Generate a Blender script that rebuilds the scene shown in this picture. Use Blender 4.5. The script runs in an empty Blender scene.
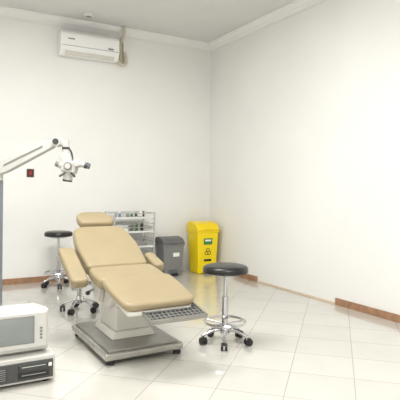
import bpy, bmesh, math
from mathutils import Vector, Matrix, Euler

TH = math.radians(29.6)
CT, ST = math.cos(TH), math.sin(TH)
def S(X, Y):
    """site-survey metres (from camera tripod) -> room coordinates (corner of the room = origin)"""
    return ((X-.148)*CT+(Y-7.41)*ST, -(X-.148)*ST+(Y-7.41)*CT)

# ---------------------------------------------------------------- materials
def lin(c):
    return tuple(((v/255)/12.92 if v/255 <= .04045 else (((v/255)+.055)/1.055)**2.4) for v in c)+(1,)
def mat(name, rgb, rough=.5, metal=0, noise=0.0, nscale=8, bump=0.0, bscale=200, coat=0, emis=0):
    m = bpy.data.materials.new(name); m.use_nodes = True
    nt = m.node_tree; b = nt.nodes['Principled BSDF']
    b.inputs['Base Color'].default_value = lin(rgb)
    b.inputs['Roughness'].default_value = rough
    b.inputs['Metallic'].default_value = metal
    b.inputs['Coat Weight'].default_value = coat
    if emis:
        b.inputs['Emission Color'].default_value = lin(rgb)
        b.inputs['Emission Strength'].default_value = emis
    tc = nt.nodes.new('ShaderNodeTexCoord')
    if noise:
        n = nt.nodes.new('ShaderNodeTexNoise'); n.inputs['Scale'].default_value = nscale
        n.inputs['Detail'].default_value = 4
        nt.links.new(tc.outputs['Object'], n.inputs['Vector'])
        r = nt.nodes.new('ShaderNodeValToRGB')
        a = lin([max(0, v*(1-noise)) for v in rgb]); c = lin([min(255, v*(1+noise)) for v in rgb])
        r.color_ramp.elements[0].position = .3; r.color_ramp.elements[1].position = .7
        r.color_ramp.elements[0].color = a; r.color_ramp.elements[1].color = c
        nt.links.new(n.outputs['Fac'], r.inputs['Fac']); nt.links.new(r.outputs['Color'], b.inputs['Base Color'])
    if bump:
        n2 = nt.nodes.new('ShaderNodeTexNoise'); n2.inputs['Scale'].default_value = bscale
        nt.links.new(tc.outputs['Object'], n2.inputs['Vector'])
        bp = nt.nodes.new('ShaderNodeBump'); bp.inputs['Strength'].default_value = bump; bp.inputs['Distance'].default_value = .01
        nt.links.new(n2.outputs['Fac'], bp.inputs['Height']); nt.links.new(bp.outputs['Normal'], b.inputs['Normal'])
    return m

M_wall = mat('wall_paint', (234, 233, 230), .6, noise=.01, nscale=1.2, bump=.04, bscale=30)
M_ceil = mat('ceiling_paint', (218, 218, 216), .8, noise=.01, nscale=2)
M_crown = mat('crown_plaster', (234, 234, 232), .6)
M_wood = mat('brown_board', (156, 118, 90), .55, noise=.12, nscale=14)
M_strip = mat('sealant_strip', (208, 190, 166), .6, noise=.05)
M_uph = mat('beige_vinyl', (156, 141, 111), .42, noise=.02, nscale=5, bump=.05, bscale=150)
M_uph2 = mat('beige_piping', (130, 116, 90), .45)
M_cream = mat('cream_plastic', (214, 211, 203), .35)
M_white = mat('white_plastic', (240, 240, 238), .35)
M_whitemetal = mat('white_enamel', (214, 214, 212), .3)
M_chrome = mat('chrome', (200, 200, 202), .14, 1)
M_steel = mat('brushed_steel', (160, 158, 154), .35, .8, noise=.04)
M_plate = mat('stainless_steel_plate', (176, 174, 168), .25, .9, noise=.03)
M_black = mat('black_vinyl', (26, 24, 24), .3)
M_blackp = mat('black_plastic', (30, 30, 32), .45)
M_dark = mat('dark_panel', (58, 60, 62), .35)
M_grey = mat('grey_plastic', (124, 124, 122), .45)
M_greyd = mat('grey_plastic_lid', (100, 101, 101), .45)
M_yel = mat('yellow_plastic', (244, 214, 14), .38)
M_yeld = mat('yellow_plastic_lid', (243, 211, 14), .35)
M_blue = mat('blue_grey_column', (132, 138, 148), .4)
M_scope = mat('microscope_enamel', (188, 187, 182), .35)
M_glass = mat('lens_glass', (40, 44, 60), .05, coat=1)
M_screen = mat('crt_screen', (128, 134, 132), .12, coat=.6)
M_pc = mat('computer_casing', (200, 199, 193), .45)
M_pcd = mat('computer_casing_dark', (70, 70, 68), .4)
M_red = mat('red_plastic', (150, 40, 36), .4)
M_maroon = mat('maroon_plastic', (72, 32, 30), .4)
M_green = mat('green_label', (60, 130, 70), .5)
M_label = mat('white_label', (235, 235, 230), .5)
M_bottle = mat('brown_bottle', (96, 62, 34), .2)
M_blueb = mat('blue_bottle', (110, 135, 160), .3)
M_hose = mat('hose_wrap', (196, 188, 168), .6, noise=.05, nscale=40)
M_diff = mat('lamp_diffuser', (255, 255, 252), .5, emis=4)

def floor_material():
    m = bpy.data.materials.new('glossy_tile'); m.use_nodes = True
    nt = m.node_tree; b = nt.nodes['Principled BSDF']
    tc = nt.nodes.new('ShaderNodeTexCoord'); mp = nt.nodes.new('ShaderNodeMapping')
    mp.inputs['Rotation'].default_value = (0, 0, math.radians(45))
    mp.inputs['Location'].default_value = (.1, .12, 0)
    br = nt.nodes.new('ShaderNodeTexBrick')
    br.offset = 0; br.squash = 1
    br.inputs['Scale'].default_value = 1
    br.inputs['Brick Width'].default_value = .4; br.inputs['Row Height'].default_value = .4
    br.inputs['Mortar Size'].default_value = .003
    br.inputs['Mortar Smooth'].default_value = .2
    br.inputs['Bias'].default_value = 0
    br.inputs['Color1'].default_value = lin((200, 197, 189))
    br.inputs['Color2'].default_value = lin((207, 204, 196))
    br.inputs['Mortar'].default_value = lin((168, 163, 153))
    nt.links.new(tc.outputs['Object'], mp.inputs['Vector']); nt.links.new(mp.outputs['Vector'], br.inputs['Vector'])
    n = nt.nodes.new('ShaderNodeTexNoise'); n.inputs['Scale'].default_value = 5; n.inputs['Detail'].default_value = 6
    nt.links.new(tc.outputs['Object'], n.inputs['Vector'])
    mx = nt.nodes.new('ShaderNodeMixRGB'); mx.blend_type = 'MULTIPLY'; mx.inputs['Fac'].default_value = .12
    nt.links.new(br.outputs['Color'], mx.inputs['Color1']); nt.links.new(n.outputs['Fac'], mx.inputs['Color2'])
    nt.links.new(mx.outputs['Color'], b.inputs['Base Color'])
    b.inputs['Roughness'].default_value = .13
    b.inputs['IOR'].default_value = 1.55
    b.inputs['Coat Weight'].default_value = .6; b.inputs['Coat Roughness'].default_value = .08
    b.inputs['Coat IOR'].default_value = 1.5
    bp = nt.nodes.new('ShaderNodeBump'); bp.inputs['Strength'].default_value = .2; bp.inputs['Distance'].default_value = .003
    bp.invert = True
    nt.links.new(br.outputs['Fac'], bp.inputs['Height']); nt.links.new(bp.outputs['Normal'], b.inputs['Normal'])
    return m
M_floor = floor_material()

# ---------------------------------------------------------------- geometry helpers
def empty(name, loc, rz=0):
    e = bpy.data.objects.new(name, None); e.empty_display_size = .1
    e.location = loc; e.rotation_euler = (0, 0, rz)
    bpy.context.collection.objects.link(e); return e
def obj_from_bm(name, bm, m, parent=None, smooth=False, bevel=0, segs=3, loc=None, rot=None):
    bmesh.ops.recalc_face_normals(bm, faces=bm.faces)
    me = bpy.data.meshes.new(name); bm.to_mesh(me); bm.free()
    if smooth:
        for p in me.polygons: p.use_smooth = True
        try: me.set_sharp_from_angle(angle=math.radians(40))
        except Exception: pass
    me.materials.append(m)
    o = bpy.data.objects.new(name, me); bpy.context.collection.objects.link(o)
    if parent: o.parent = parent
    if loc: o.location = loc
    if rot: o.rotation_euler = rot
    if bevel:
        b = o.modifiers.new('bevel', 'BEVEL'); b.width = bevel; b.segments = segs; b.limit_method = 'ANGLE'
        b.angle_limit = math.radians(35); b.harden_normals = False
        for p in me.polygons: p.use_smooth = True
        w = o.modifiers.new('wn', 'WEIGHTED_NORMAL'); w.keep_sharp = False
    return o
def box(name, parent, c, size, m, bevel=.006, rot=None, segs=3):
    bm = bmesh.new(); bmesh.ops.create_cube(bm, size=1)
    for v in bm.verts: v.co = Vector((v.co.x*size[0], v.co.y*size[1], v.co.z*size[2]))
    return obj_from_bm(name, bm, m, parent, bevel=bevel, segs=segs, loc=c, rot=rot)
def tbox(name, parent, c, s_bot, s_top, h, m, bevel=.01, off=(0, 0)):
    bm = bmesh.new(); vs = []
    for (s, z, o) in ((s_bot, 0, (0, 0)), (s_top, h, off)):
        for (a, b) in ((-1, -1), (1, -1), (1, 1), (-1, 1)):
            vs.append(bm.verts.new((c[0]+o[0]+a*s[0]/2, c[1]+o[1]+b*s[1]/2, c[2]+z)))
    for f in ((0, 1, 2, 3), (4, 5, 6, 7), (0, 1, 5, 4), (1, 2, 6, 5), (2, 3, 7, 6), (3, 0, 4, 7)):
        bm.faces.new([vs[i] for i in f])
    return obj_from_bm(name, bm, m, parent, bevel=bevel)
def cyl(name, parent, p1, p2, r, m, r2=None, n=24):
    p1, p2 = Vector(p1), Vector(p2); r2 = r if r2 is None else r2
    d = (p2-p1); L = d.length; q = d.to_track_quat('Z', 'Y').to_matrix().to_4x4()
    bm = bmesh.new()
    bmesh.ops.create_cone(bm, cap_ends=True, segments=n, radius1=r, radius2=r2, depth=L)
    bmesh.ops.transform(bm, matrix=Matrix.Translation((p1+p2)/2) @ q, verts=bm.verts)
    return obj_from_bm(name, bm, m, parent, smooth=True)
def lathe(name, parent, prof, m, c=(0, 0, 0), n=48, mtx=None):
    bm = bmesh.new(); rings = []
    for (r, z) in prof:
        if r < 1e-5: rings.append([bm.verts.new((0, 0, z))])
        else: rings.append([bm.verts.new((r*math.cos(2*math.pi*i/n), r*math.sin(2*math.pi*i/n), z)) for i in range(n)])
    for a, b in zip(rings, rings[1:]):
        for i in range(n):
            j = (i+1) % n
            if len(a) == 1 and len(b) == 1: continue
            if len(a) == 1: bm.faces.new((a[0], b[i], b[j]))
            elif len(b) == 1: bm.faces.new((a[i], a[j], b[0]))
            else: bm.faces.new((a[i], a[j], b[j], b[i]))
    if mtx is not None: bmesh.ops.transform(bm, matrix=mtx, verts=bm.verts)
    bmesh.ops.translate(bm, vec=c, verts=bm.verts)
    return obj_from_bm(name, bm, m, parent, smooth=True)
def tube(name, parent, pts, r, m, cyclic=False, n=10, sub=8):
    P = [Vector(p) for p in pts]; out = []
    N = len(P); segs = N if cyclic else N-1
    for i in range(segs):
        g = lambda k: P[k % N] if cyclic else P[max(0, min(N-1, k))]
        p0, p1, p2, p3 = g(i-1), g(i), g(i+1), g(i+2)
        for s in range(sub):
            t = s/sub
            out.append(.5*((2*p1)+(-p0+p2)*t+(2*p0-5*p1+4*p2-p3)*t*t+(-p0+3*p1-3*p2+p3)*t**3))
    if not cyclic: out.append(P[-1])
    bm = bmesh.new(); rings = []; nrm = None; K = len(out)
    for i, p in enumerate(out):
        t = (out[(i+1) % K]-out[i-1]) if cyclic else (out[min(K-1, i+1)]-out[max(0, i-1)])
        t.normalize()
        if nrm is None:
            nrm = t.orthogonal().normalized()
        nrm = (nrm-t*nrm.dot(t)).normalized(); b = t.cross(nrm)
        rings.append([bm.verts.new(p+r*(math.cos(2*math.pi*k/n)*nrm+math.sin(2*math.pi*k/n)*b)) for k in range(n)])
    pairs = list(zip(rings, rings[1:]))
    if cyclic: pairs.append((rings[-1], rings[0]))
    for a, b in pairs:
        for k in range(n): bm.faces.new((a[k], a[(k+1) % n], b[(k+1) % n], b[k]))
    if not cyclic: bm.faces.new(rings[0]); bm.faces.new(rings[-1])
    return obj_from_bm(name, bm, m, parent, smooth=True)
def ring(name, parent, c, R, r, m, n=40):
    pts = [(c[0]+R*math.cos(2*math.pi*i/n), c[1]+R*math.sin(2*math.pi*i/n), c[2]) for i in range(n)]
    return tube(name, parent, pts, r, m, cyclic=True, n=8, sub=1)
def prism(name, parent, poly, h0, h1, m, mtx=None, bevel=.006, segs=3):
    bm = bmesh.new()
    A = [bm.verts.new((p[0], p[1], h0)) for p in poly]; B = [bm.verts.new((p[0], p[1], h1)) for p in poly]
    bm.faces.new(A); bm.faces.new(B); n = len(poly)
    for i in range(n): bm.faces.new((A[i], A[(i+1) % n], B[(i+1) % n], B[i]))
    if mtx is not None: bmesh.ops.transform(bm, matrix=mtx, verts=bm.verts)
    return obj_from_bm(name, bm, m, parent, bevel=bevel, segs=segs)
XZ = Matrix(((1, 0, 0, 0), (0, 0, 1, 0), (0, 1, 0, 0), (0, 0, 0, 1)))      # a->x b->z c->y
SZ = Matrix(((0, 0, 1, 0), (-1, 0, 0, 0), (0, 1, 0, 0), (0, 0, 0, 1)))     # a=s(-y) b->z c->x
def frame(o, a, b):
    a = Vector(a).normalized(); b = Vector(b).normalized(); c = a.cross(b).normalized()
    return Matrix(((a.x, b.x, c.x, o[0]), (a.y, b.y, c.y, o[1]), (a.z, b.z, c.z, o[2]), (0, 0, 0, 1)))
def rounded(poly, r, k=6):
    out = []; n = len(poly)
    for i in range(n):
        p = Vector(poly[i]); a = (Vector(poly[i-1])-p); b = (Vector(poly[(i+1) % n])-p)
        rr = min(r, a.length*.48, b.length*.48)
        p0 = p+a.normalized()*rr; p1 = p+b.normalized()*rr
        for j in range(k+1):
            t = j/k; q = (1-t)**2*p0+2*t*(1-t)*p+t*t*p1; out.append((q.x, q.y))
    return out

# ---------------------------------------------------------------- room shell
H = 3.30; XL = -4.7; YF = -8.2
box('floor', None, ((XL)/2, YF/2, -.05), (-XL+.4, -YF+.4, .1), M_floor, 0)
box('ceiling', None, ((XL)/2, YF/2, H+.05), (-XL+.4, -YF+.4, .1), M_ceil, 0)
box('wall_back', None, (XL/2, .1, H/2), (-XL+.4, .2, H), M_wall, 0)
box('wall_right', None, (.1, YF/2, H/2), (.2, -YF, H), M_wall, 0)
box('wall_left', None, (XL-.1, YF/2, H/2), (.2, -YF, H), M_wall, 0)
box('wall_front', None, (XL/2, YF-.1, H/2), (-XL+.4, .2, H), M_wall, 0)
cp = [(0, 0), (.12, 0), (.12, .014), (.108, .018), (.10, .03), (.07, .055), (.04, .07), (.03, .08), (.018, .085), (.018, .098), (0, .098)]
def crown(name, o, along, out, L):
    mt = frame(o, out, (0, 0, -1))
    c = Vector(out).cross(Vector((0, 0, -1)))
    s = 1 if c.dot(Vector(along)) > 0 else -1
    prism(name, None, cp, 0, s*L, M_crown, mt, bevel=0)
crown('trim_1', (0, 0, H), (-1, 0, 0), (0, -1, 0), -XL)
crown('trim_2', (0, 0, H), (0, -1, 0), (-1, 0, 0), -YF)
box('baseboard_back', None, (-2.50, -.008, .035), (.85, .016, .07), M_wood, .002)
e = empty('baseboard_right', (0, 0, 0))
box('board_a', e, (-.008, -.95, .035), (.016, .52, .07), M_wood, .002)
box('board_b', e, (-.008, -5.3, .035), (.016, 5.45, .07), M_wood, .002)
box('sealant', e, (-.006, -1.89, .01), (.012, 1.36, .02), M_strip, .002)

# ---------------------------------------------------------------- air conditioner
ac = empty('wall_air_conditioner', (-1.88, 0, 2.83))
W = .76
pr = [(0, 0), (.12, 0), (.165, .045), (.19, .10), (.195, .25), (.17, .285), (0, .285)]
prism('housing', ac, pr, -W/2, W/2, M_white, SZ, bevel=.012)
box('front_seam', ac, (0, -.1945, .105), (W-.03, .004, .004), M_grey, 0)
box('outlet_flap', ac, (0, -.150, .022), (W-.12, .062, .008), M_cream, .003, rot=(math.radians(-42), 0, 0))
box('display_window', ac, (W/2-.12, -.196, .13), (.07, .004, .02), M_grey, .001)
box('badge', ac, (-W/2+.13, -.196, .19), (.08, .004, .014), M_grey, .001)
for i in range(9):
    box('intake_slat_%d' % i, ac, (0, -.03-.015*i, .288), (W-.1, .006, .006), M_whitemetal, .001)
pp = empty('refrigerant_pipe', (0, 0, 0))
tube('hose', pp, [(-1.498, -.06, 2.90), (-1.46, -.06, 2.85), (-1.41, -.06, 2.82), (-1.365, -.05, 2.85), (-1.36, -.04, 2.92), (-1.38, -.04, 2.99)], .021, M_hose)
tube('conduit', pp, [(-1.43, -.03, 2.85), (-1.43, -.03, 3.0), (-1.43, -.03, 3.13), (-1.43, -.14, 3.18), (-1.43, -.145, 3.29)], .020, M_hose)
tube('drain', pp, [(-1.39, -.02, 2.86), (-1.39, -.02, 3.0), (-1.395, -.02, 3.1), (-1.42, -.03, 3.16)], .010, M_hose)
box('strap', pp, (-1.41, -.02, 2.97), (.1, .035, .015), M_hose, .003)
dl = empty('ceiling_downlight', (-1.97, -.36, H))
lathe('trim_ring', dl, [(.04, 0), (.068, 0), (.068, -.012), (.058, -.030), (.044, -.034), (.040, -.02), (.04, 0)], M_whitemetal)
lathe('lens', dl, [(0, -.004), (.042, -.004), (.042, -.022), (.02, -.03), (0, -.031)], M_grey)
so = empty('wall_socket', (-2.57, 0, 1.35))
box('plate', so, (0, -.006, 0), (.085, .012, .1), M_maroon, .004)
box('rocker', so, (0, -.014, 0), (.035, .01, .05), M_red, .003)

# ---------------------------------------------------------------- stools
def stool(seatz, seatr, m_seat, loc, rz, baser=.2, name='rolling_stool', footring=True):
    e = empty(name, (loc[0], loc[1], 0), rz)
    t = seatz
    lathe('seat_cushion', e, [(0, t-.06), (seatr-.02, t-.06), (seatr-.004, t-.052), (seatr, t-.035), (seatr-.003, t-.018), (seatr-.015, t-.006), (seatr-.04, t), (0, t)], m_seat)
    ring('seat_piping', e, (0, 0, t-.05), seatr-.006, .005, M_blackp if m_seat is M_black else M_uph2)
    lathe('seat_pan', e, [(0, t-.075), (seatr*.6, t-.075), (seatr*.8, t-.06), (0, t-.06)], M_chrome)
    cyl('height_lever', e, (0, 0, t-.08), (.12, .03, t-.085), .005, M_chrome)
    cyl('gas_rod', e, (0, 0, .3), (0, 0, t-.07), .014, M_chrome)
    cyl('gas_cylinder', e, (0, 0, .12), (0, 0, min(.36, t-.12)), .025, M_chrome)
    lathe('hub', e, [(0, .075), (.035, .075), (.042, .09), (.04, .125), (.03, .145), (0, .145)], M_chrome)
    if footring:
        ring('foot_ring', e, (0, 0, .165), baser*.88, .010, M_chrome)
        for i in range(5):
            a = 2*math.pi*(i+.5)/5; c_, s_ = math.cos(a), math.sin(a)
            cyl('ring_spoke_%d' % i, e, (.02*c_, .02*s_, .15), (baser*.88*c_, baser*.88*s_, .165), .006, M_chrome, n=10)
    for i in range(5):
        a = 2*math.pi*i/5; c_, s_ = math.cos(a), math.sin(a)
        tube('leg_%d' % i, e, [(.02*c_, .02*s_, .105), (baser*.5*c_, baser*.5*s_, .1), (baser*c_, baser*s_, .068)], .012, M_chrome, sub=4)
        cyl('caster_stem_%d' % i, e, (baser*c_, baser*s_, .04), (baser*c_, baser*s_, .078), .008, M_chrome, n=12)
        k = a+.9*(i % 3)
        tx, ty = math.cos(k), math.sin(k); px, py = -ty, tx
        ox, oy = baser*c_+.012*tx, baser*s_+.012*ty
        for sgn in (-1, 1):
            cyl('caster_wheel_%d_%s' % (i, 'a' if sgn < 0 else 'b'), e, (ox+px*.006*sgn, oy+py*.006*sgn, .027), (ox+px*.024*sgn, oy+py*.024*sgn, .027), .027, M_blackp, n=20)
        box('caster_hood_%d' % i, e, (ox, oy, .047), (.034, .034, .02), M_blackp, .005, rot=(0, 0, k))
    return e
stool(.60, .176, M_black, S(.204, 3.86), .35, .178)
stool(.655, .165, M_black, S(-1.68, 5.96), .8, .18)
stool(.44, .145, M_uph, S(-1.145, 4.80), .2, .16, footring=False)

# ---------------------------------------------------------------- examination chair
ch = empty('examination_chair', (-2.39, -2.78, 0))
box('base_platform', ch, (-.01, 0, .06), (.58, .84, .05), M_plate, .012)
box('base_deck', ch, (-.01, 0, .09), (.52, .78, .014), M_steel, .005)
for (a, b) in ((-1, -1), (1, -1), (1, 1), (-1, 1)):
    cyl('base_foot_%d%d' % (a+1, b+1), ch, (a*.25, b*.37, 0), (a*.25, b*.37, .04), .03, M_blackp)
tbox('pedestal_skirt', ch, (0, .03, .095), (.34, .42, 0), (.30, .38, 0), .05, M_cream, .01)
tbox('pedestal_column', ch, (0, .03, .14), (.28, .36), (.26, .33), .22, M_cream, .02)
prism('seat_carriage', ch, [(-.34, .50), (.24, .465), (.20, .40), (.08, .31), (-.16, .31), (-.26, .36)], -.17, .17, M_cream, SZ, .02)
for nm, a, b in (('a', -.215, -.17), ('b', .17, .215)):
    prism('side_bracket_'+nm, ch, [(-.22, .52), (-.02, .50), (.02, .43), (-.02, .33), (-.10, .33), (-.18, .42)], a, b, M_cream, SZ, .012)
def cush(name, s0, z0, s1, z1, poly, th, m=M_uph, rad=.04, bev=.028):
    d = Vector((0, -(s1-s0), z1-z0))
    mt = frame((0, -s0, z0), (1, 0, 0), d)
    return prism(name, ch, rounded(poly, rad), -th, 0, m, mt, bev, 5), mt
L = math.hypot(.54, .27)
_, mb = cush('backrest_cushion', -.14, .585, -.68, .855, [(-.25, .0), (.25, .0), (.265, .3), (.23, L-.04), (.15, L), (-.15, L), (-.23, L-.04), (-.265, .3)], .10)
prism('backrest_shell', ch, rounded([(-.22, .03), (.22, .03), (.23, .3), (.19, L-.05), (-.19, L-.05), (-.23, .3)], .05), -.135, -.10, M_cream, mb, .012)
_, mh = cush('headrest_cushion', -.68, .885, -.865, .965, [(-.15, 0), (.15, 0), (.165, .1), (.14, .19), (.07, .215), (-.07, .215), (-.14, .19), (-.165, .1)], .075, rad=.06)
cyl('headrest_bar', ch, (0, .60, .74), (0, .76, .85), .014, M_chrome)
cush('seat_cushion', .175, .54, -.135, .585, [(-.26, 0), (.26, 0), (.268, .15), (.255, .31), (-.255, .31), (-.268, .15)], .085)
_, ml = cush('legrest_cushion', .66, .455, .18, .56, [(-.25, 0), (.25, 0), (.268, .2), (.268, .475), (-.268, .475), (-.268, .2)], .055, rad=.07, bev=.022)
prism('legrest_shell', ch, rounded([(-.235, .012), (.235, .012), (.235, .47), (-.235, .47)], .04), -.09, -.055, M_cream, ml, .01)
# slotted foot tray slid out under the legrest
dft = Vector((0, .48, .105))
mf = frame((0.07, -.755, .365), (1, 0, 0), dft)
def fr(name, x0, x1, t0, t1, c0, c1, m, bev=.003):
    return prism(name, ch, [(x0, t0), (x1, t0), (x1, t1), (x0, t1)], c0, c1, m, mf, bev)
hw = .19
fr('foot_tray_base', -hw, hw, 0, .24, -.02, -.008, M_pcd)
fr('foot_tray_rim_front', -hw-.01, hw+.01, -.014, .008, -.022, .006, M_steel)
fr('foot_tray_rim_left', -hw-.014, -hw, -.014, .24, -.022, .006, M_steel)
fr('foot_tray_rim_right', hw, hw+.014, -.014, .24, -.022, .006, M_steel)
for i in range(12):
    x = -.176+.032*i
    fr('foot_tray_bar_%d' % i, x-.0035, x+.0035, .008, .2, -.008, .001, M_grey, .001)
for i in range(4):
    fr('foot_tray_cross_%d' % i, -hw, hw, .035+.04*i, .041+.04*i, -.008, .0015, M_grey, .001)
for sx_, nm, s0, z0, s1, z1, wid in ((-.345, 'left', .0, .51, -.44, .71, .13), (.315, 'right', -.05, .58, -.30, .65, .09)):
    d = Vector((0, -(s1-s0), z1-z0)); LL = d.length
    ma = frame((sx_, -s0, z0), (1, 0, 0), d)
    h = wid/2
    prism('armrest_%s' % nm, ch, rounded([(-h, 0), (h, 0), (h, LL), (-h, LL)], .04), -.075, 0, M_uph, ma, .024, 5)
    prism('armrest_plate_%s' % nm, ch, rounded([(-h+.02, .03), (h-.02, .03), (h-.02, LL-.03), (-h+.02, LL-.03)], .03), -.09, -.075, M_cream, ma, .004)
    sg = -1 if sx_ < 0 else 1
    tube('armrest_support_%s' % nm, ch, [(sx_, -(s0+s1)/2, (z0+z1)/2-.08), (sx_, -(s0+s1)/2, .47), (sg*.2, -(s0+s1)/2, .44)], .014, M_chrome)
tube('recline_lever', ch, [(-.19, .12, .42), (-.26, .1, .40), (-.29, .02, .41)], .008, M_chrome)
lathe('lever_knob', ch, [(0, -.018), (.014, -.012), (.018, 0), (.014, .012), (0, .018)], M_blackp, (-.29, .02, .41), n=16)

# ---------------------------------------------------------------- surgical microscope
mx_, my_ = S(-1.80, 4.42)
mi = empty('surgical_microscope', (mx_, my_, 0), -TH)
box('base_block', mi, (0, 0, .09), (.46, .46, .07), M_scope, .02)
for i, (a, b) in enumerate(((-1, -1), (1, -1), (1, 1), (-1, 1))):
    cyl('base_caster_%d' % i, mi, (a*.19-.015, b*.19, .03), (a*.19+.015, b*.19, .03), .03, M_blackp)
    cyl('caster_pin_%d' % i, mi, (a*.19, b*.19, .04), (a*.19, b*.19, .06), .012, M_steel)
box('column', mi, (-.025, 0, .68), (.13, .13, 1.14), M_blue, .015)
box('control_box', mi, (-.03, -.10, .85), (.12, .09, .26), M_scope, .01)
cyl('column_cap', mi, (-.0, 0, 1.24), (-.0, 0, 1.30), .055, M_scope)
prism('spring_arm', mi, rounded([(-.06, 1.255), (.10, 1.31), (.50, 1.53), (.53, 1.56), (.52, 1.61), (.47, 1.605), (.05, 1.42), (-.06, 1.36)], .03), -.045, .045, M_scope, XZ, .012)
prism('arm_inlay', mi, rounded([(.08, 1.365), (.42, 1.535), (.42, 1.55), (.08, 1.38)], .005), -.05, -.044, M_grey, XZ, .002)
cyl('elbow_joint', mi, (.535, -.055, 1.585), (.535, .055, 1.585), .042, M_scope)
cyl('elbow_cap', mi, (.535, -.066, 1.585), (.535, -.055, 1.585), .026, M_dark)
box('swing_bracket', mi, (.585, 0, 1.575), (.09, .055, .05), M_scope, .012)
cyl('vertical_pivot', mi, (.61, 0, 1.47), (.61, 0, 1.60), .030, M_scope)
cyl('pivot_band', mi, (.61, 0, 1.52), (.61, 0, 1.54), .033, M_dark)
prism('yoke', mi, rounded([(.56, 1.49), (.65, 1.48), (.67, 1.40), (.62, 1.38), (.57, 1.43)], .015), -.035, .035, M_scope, XZ, .008)
box('optics_body', mi, (.65, -.01, 1.365), (.13, .12, .11), M_scope, .018, rot=(0, math.radians(12), 0))
cyl('magnification_drum', mi, (.65, -.085, 1.37), (.65, .07, 1.37), .035, M_grey)
cyl('drum_cap', mi, (.65, -.092, 1.37), (.65, -.085, 1.37), .024, M_scope)
cyl('objective', mi, (.64, -.01, 1.33), (.63, -.01, 1.25), .046, M_scope, .042)
cyl('objective_ring', mi, (.63, -.01, 1.252), (.628, -.01, 1.236), .042, M_dark)
cyl('objective_lens', mi, (.628, -.01, 1.237), (.6278, -.01, 1.2345), .034, M_glass)
box('binocular_housing', mi, (.725, -.01, 1.395), (.07, .13, .065), M_scope, .015, rot=(0, math.radians(-10), 0))
for k, yy in (('a', -.045), ('b', .028)):
    cyl('eyepiece_tube_'+k, mi, (.735, yy, 1.395), (.79, yy, 1.38), .026, M_scope)
    cyl('eyepiece_'+k, mi, (.79, yy, 1.38), (.818, yy, 1.372), .028, M_dark, .024)
    cyl('eyepiece_lens_'+k, mi, (.818, yy, 1.372), (.820, yy, 1.3715), .017, M_glass)
cyl('assistant_tube', mi, (.60, -.02, 1.36), (.555, -.05, 1.385), .024, M_scope)
cyl('assistant_eyecup', mi, (.555, -.05, 1.385), (.54, -.06, 1.392), .026, M_grey, .022)
for k, dx in (('a', -.06), ('b', .06)):
    cyl('handle_'+k, mi, (.65+dx*.5, -.07, 1.31), (.65+dx*1.1, -.10, 1.28), .010, M_dark)
tube('light_guide', mi, [(.66, .05, 1.41), (.63, .07, 1.52), (.50, .06, 1.62), (.25, .05, 1.50), (.05, .06, 1.36), (-.03, .08, 1.1), (-.03, .08, .7)], .008, M_dark)

# ---------------------------------------------------------------- floor equipment
pc = empty('desktop_computer', (-3.285, -3.05, 0))
box('chassis', pc, (0, 0, .095), (.50, .44, .15), M_pc, .008)
for i, (a, b) in enumerate(((-1, -1), (1, -1), (1, 1), (-1, 1))):
    cyl('rubber_foot_%d' % i, pc, (a*.2, b*.17, 0), (a*.2, b*.17, .022), .018, M_blackp)
box('front_panel', pc, (0, -.222, .09), (.47, .012, .11), M_pcd, .004)
box('drive_bay_a', pc, (.12, -.230, .115), (.18, .008, .04), M_dark, .003)
box('drive_bay_b', pc, (.12, -.230, .068), (.18, .008, .036), M_blackp, .003)
box('drive_slot_a', pc, (.12, -.2345, .118), (.14, .003, .004), M_pc, .001)
box('drive_slot_b', pc, (.12, -.2345, .070), (.14, .003, .004), M_steel, .001)
box('vent_panel', pc, (-.12, -.230, .09), (.18, .008, .08), M_dark, .003)
for i in range(6):
    box('vent_rib_%d' % i, pc, (-.12, -.2345, .06+.012*i), (.16, .003, .003), M_steel, .001)
box('power_button', pc, (.215, -.231, .115), (.02, .01, .02), M_label, .002)
cr = empty('crt_monitor', (-3.28, -3.05, .17))
box('swivel_base', cr, (0, .02, .0125), (.30, .28, .025), M_pc, .008)
def crt():
    bm = bmesh.new()
    secs = [(-.17, .43, .245, .145), (-.10, .43, .245, .145), (-.06, .42, .24, .143), (.10, .37, .225, .139), (.19, .32, .19, .132), (.2, .31, .18, .132)]
    rs = []
    for (y, w, h, zc) in secs:
        rs.append([bm.verts.new((a*w/2, y, zc+b*h/2)) for a, b in ((-1, -1), (1, -1), (1, 1), (-1, 1))])
    for a, b in zip(rs, rs[1:]):
        for i in range(4): bm.faces.new((a[i], a[(i+1) % 4], b[(i+1) % 4], b[i]))
    bm.faces.new(rs[0]); bm.faces.new(rs[-1])
    return obj_from_bm('housing', bm, M_pc, cr, bevel=.012)
crt()
box('bezel', cr, (0, -.175, .15), (.40, .02, .215), M_pc, .008)
box('bezel_recess', cr, (-.03, -.186, .155), (.31, .004, .165), M_grey, .003)
def screen():
    bm = bmesh.new(); nx, nz = 12, 10; g = []
    for i in range(nx+1):
        g.append([])
        for j in range(nz+1):
            u, v = i/nx*2-1, j/nz*2-1
            g[-1].append(bm.verts.new((-.03+u*.148, -.1885-.010*(1-u*u)*(1-v*v), .156+v*.076)))
    for i in range(nx):
        for j in range(nz): bm.faces.new((g[i][j], g[i+1][j], g[i+1][j+1], g[i][j+1]))
    return obj_from_bm('screen_glass', bm, M_screen, cr, smooth=True)
screen()
for i in range(4): box('button_%d' % i, cr, (.165, -.188, .10+.02*i), (.014, .006, .010), M_grey, .002)

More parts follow.
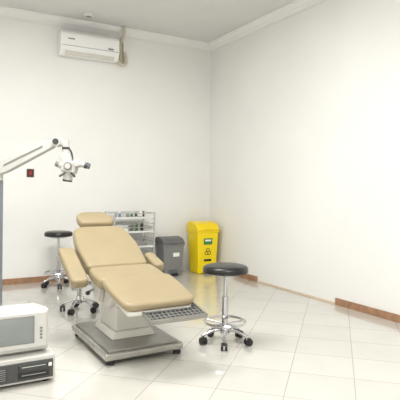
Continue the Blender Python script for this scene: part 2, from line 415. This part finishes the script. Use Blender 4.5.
# ---------------------------------------------------------------- instrument trolley (open rack)
tr = empty('instrument_trolley', (-1.36, -.25, 0))
w, d = .54, .36
for i, (a, b) in enumerate(((-1, -1), (1, -1), (1, 1), (-1, 1))):
    cyl('post_%d' % i, tr, (a*w/2, b*d/2, .08), (a*w/2, b*d/2, .87), .011, M_chrome)
    cyl('wheel_%d' % i, tr, (a*w/2-.012, b*d/2, .035), (a*w/2+.012, b*d/2, .035), .035, M_blackp)
    cyl('wheel_stem_%d' % i, tr, (a*w/2, b*d/2, .05), (a*w/2, b*d/2, .09), .012, M_steel)
for k, z in enumerate((.20, .42, .61, .79)):
    box('shelf_%d' % k, tr, (0, 0, z), (w, d, .010), M_whitemetal, .003)
    box('shelf_lip_%d' % k, tr, (0, -d/2, z+.008), (w, .008, .024), M_whitemetal, .002)
    for q, (p1, p2) in enumerate((((-w/2, -d/2), (w/2, -d/2)), ((w/2, -d/2), (w/2, d/2)), ((w/2, d/2), (-w/2, d/2)), ((-w/2, d/2), (-w/2, -d/2)))):
        cyl('rail_%d_%d' % (k, q), tr, (p1[0], p1[1], z+.065), (p2[0], p2[1], z+.065), .005, M_chrome, n=10)
for i in range(9):
    z = .26+.065*i
    for sx_ in (-1, 1):
        cyl('side_wire_%d_%d' % (i, sx_+1), tr, (sx_*w/2, -d/2, z), (sx_*w/2, d/2, z), .004, M_chrome, n=8)
import random; random.seed(4)
cols = [M_label, M_bottle, M_blueb, M_label, M_steel, M_green, M_cream, M_dark]
def bottles(tag, n, z, x0, dx, hmin, hmax):
    for i in range(n):
        x = x0+dx*i; y = random.uniform(-.1, .1); r = random.uniform(.016, .024); h = random.uniform(hmin, hmax)
        lathe('bottle_%s_%d' % (tag, i), tr, [(0, 0), (r, 0), (r, h*.7), (r*.5, h*.82), (r*.5, h), (0, h)], cols[(i+n) % 8], (x, y, z), n=20)
bottles('top', 9, .795, -.22, .055, .05, .085)
bottles('mid', 4, .615, .04, .055, .06, .10)
bottles('low', 3, .425, -.2, .06, .07, .11)
box('steel_tray', tr, (.02, -.13, .805), (.22, .07, .02), M_steel, .004)
box('glove_box', tr, (-.13, 0, .66), (.18, .12, .09), M_label, .004)
box('kidney_dish', tr, (.13, -.05, .447), (.16, .12, .045), M_steel, .015)
box('cotton_box', tr, (.0, 0, .265), (.28, .2, .12), M_label, .006)

# ---------------------------------------------------------------- bins
def bin_(name, loc, w, d, h, m, ml, label, rz=0):
    e = empty(name, (loc[0], loc[1], 0), rz)
    tbox('body', e, (0, 0, .0), (w*.84, d*.84), (w, d), h*.80, m, .02)
    box('rim', e, (0, 0, h*.80), (w*1.04, d*1.04, .025), m, .008)
    prism('lid', e, rounded([(-d*.53, h*.815), (d*.53, h*.815), (d*.53, h*.86), (d*.30, h*.96), (-d*.2, h), (-d*.50, h*.97), (-d*.53, h*.9)], .02), -w*.52, w*.52, ml, SZ, .015)
    cyl('hinge', e, (-w*.42, d*.53, h*.83), (w*.42, d*.53, h*.83), .012, ml)
    box('pedal', e, (0, -d*.5, .025), (w*.35, d*.25, .02), M_blackp if ml is not M_yeld else M_dark, .006)
    box('pedal_recess', e, (0, -d*.43, .05), (w*.45, .02, .07), ml, .005)
    box('lid_lip', e, (0, -d*.55, h*.86), (w*.4, .02, .02), ml, .006)
    if label == 1:
        tilt = math.atan2(d*.08, h*.8)
        box('label', e, (0, -d*.4855, h*.62), (w*.40, .004, h*.12), M_green, .001, rot=(tilt, 0, 0))
        box('label_text', e, (0, -d*.4855-.003, h*.64), (w*.28, .003, h*.035), M_label, .001, rot=(tilt, 0, 0))
        c = (0, -d*.47, h*.42)
        for i in range(3):
            a = math.pi/2+i*2*math.pi/3
            pts = [(c[0]+.026*math.cos(a)+.024*math.cos(t*math.pi/6), c[1]-.001, c[2]+.026*math.sin(a)+.024*math.sin(t*math.pi/6)) for t in range(12)]
            tube('hazard_ring_%d' % i, e, pts, .004, M_blackp, cyclic=True, n=6, sub=2)
        box('side_label', e, (0, -d*.455, h*.26), (w*.34, .004, h*.04), M_blackp, .001, rot=(tilt, 0, 0))
    else:
        box('label', e, (w*.12, -d*.475, h*.55), (w*.3, .004, h*.1), M_label, .001)
    return e
bin_('medical_waste_bin', (-.262, -.26), .34, .30, .72, M_yel, M_yeld, 1)
bin_('pedal_bin', (-.77, -.24), .31, .26, .52, M_grey, M_greyd, 0)

# ---------------------------------------------------------------- lights
def fixture(name, x, y, sx, sy, power):
    e = empty(name, (x, y, H))
    box('tray', e, (0, 0, -.03), (sx+.06, sy+.06, .06), M_white, .01)
    box('diffuser', e, (0, 0, -.063), (sx, sy, .006), M_diff, .001)
    Lt = bpy.data.lights.new(name+'_light', 'AREA'); Lt.shape = 'RECTANGLE'; Lt.size = sx; Lt.size_y = sy
    Lt.energy = power; Lt.color = (1, 1, .985)
    o = bpy.data.objects.new('lamp', Lt); bpy.context.collection.objects.link(o); o.parent = e; o.location = (0, 0, -.075)
fixture('ceiling_light', -2.9, -2.9, 1.8, 1.2, 84)
fixture('ceiling_light', -2.8, -6.4, 1.8, 1.2, 96)
w_ = bpy.data.worlds.new('w'); bpy.context.scene.world = w_; w_.use_nodes = True
w_.node_tree.nodes['Background'].inputs['Color'].default_value = (1, 1, 1, 1)
w_.node_tree.nodes['Background'].inputs['Strength'].default_value = .3

# ---------------------------------------------------------------- camera
cam = bpy.data.cameras.new('camera'); co = bpy.data.objects.new('camera', cam); bpy.context.collection.objects.link(co)
cx, cy = S(0, 0)
co.location = (cx, cy, 1.2)
R = Matrix.Rotation(-TH, 3, 'Z') @ Matrix.Rotation(math.pi/2, 3, 'X') @ Matrix.Rotation(math.radians(.6), 3, 'Z')
co.rotation_euler = R.to_euler()
cam.sensor_width = 36; cam.lens = 36*500/400; cam.shift_y = -(200-187)/400
cam.clip_start = .05
bpy.context.scene.camera = co
bpy.context.scene.view_settings.view_transform = 'Standard'
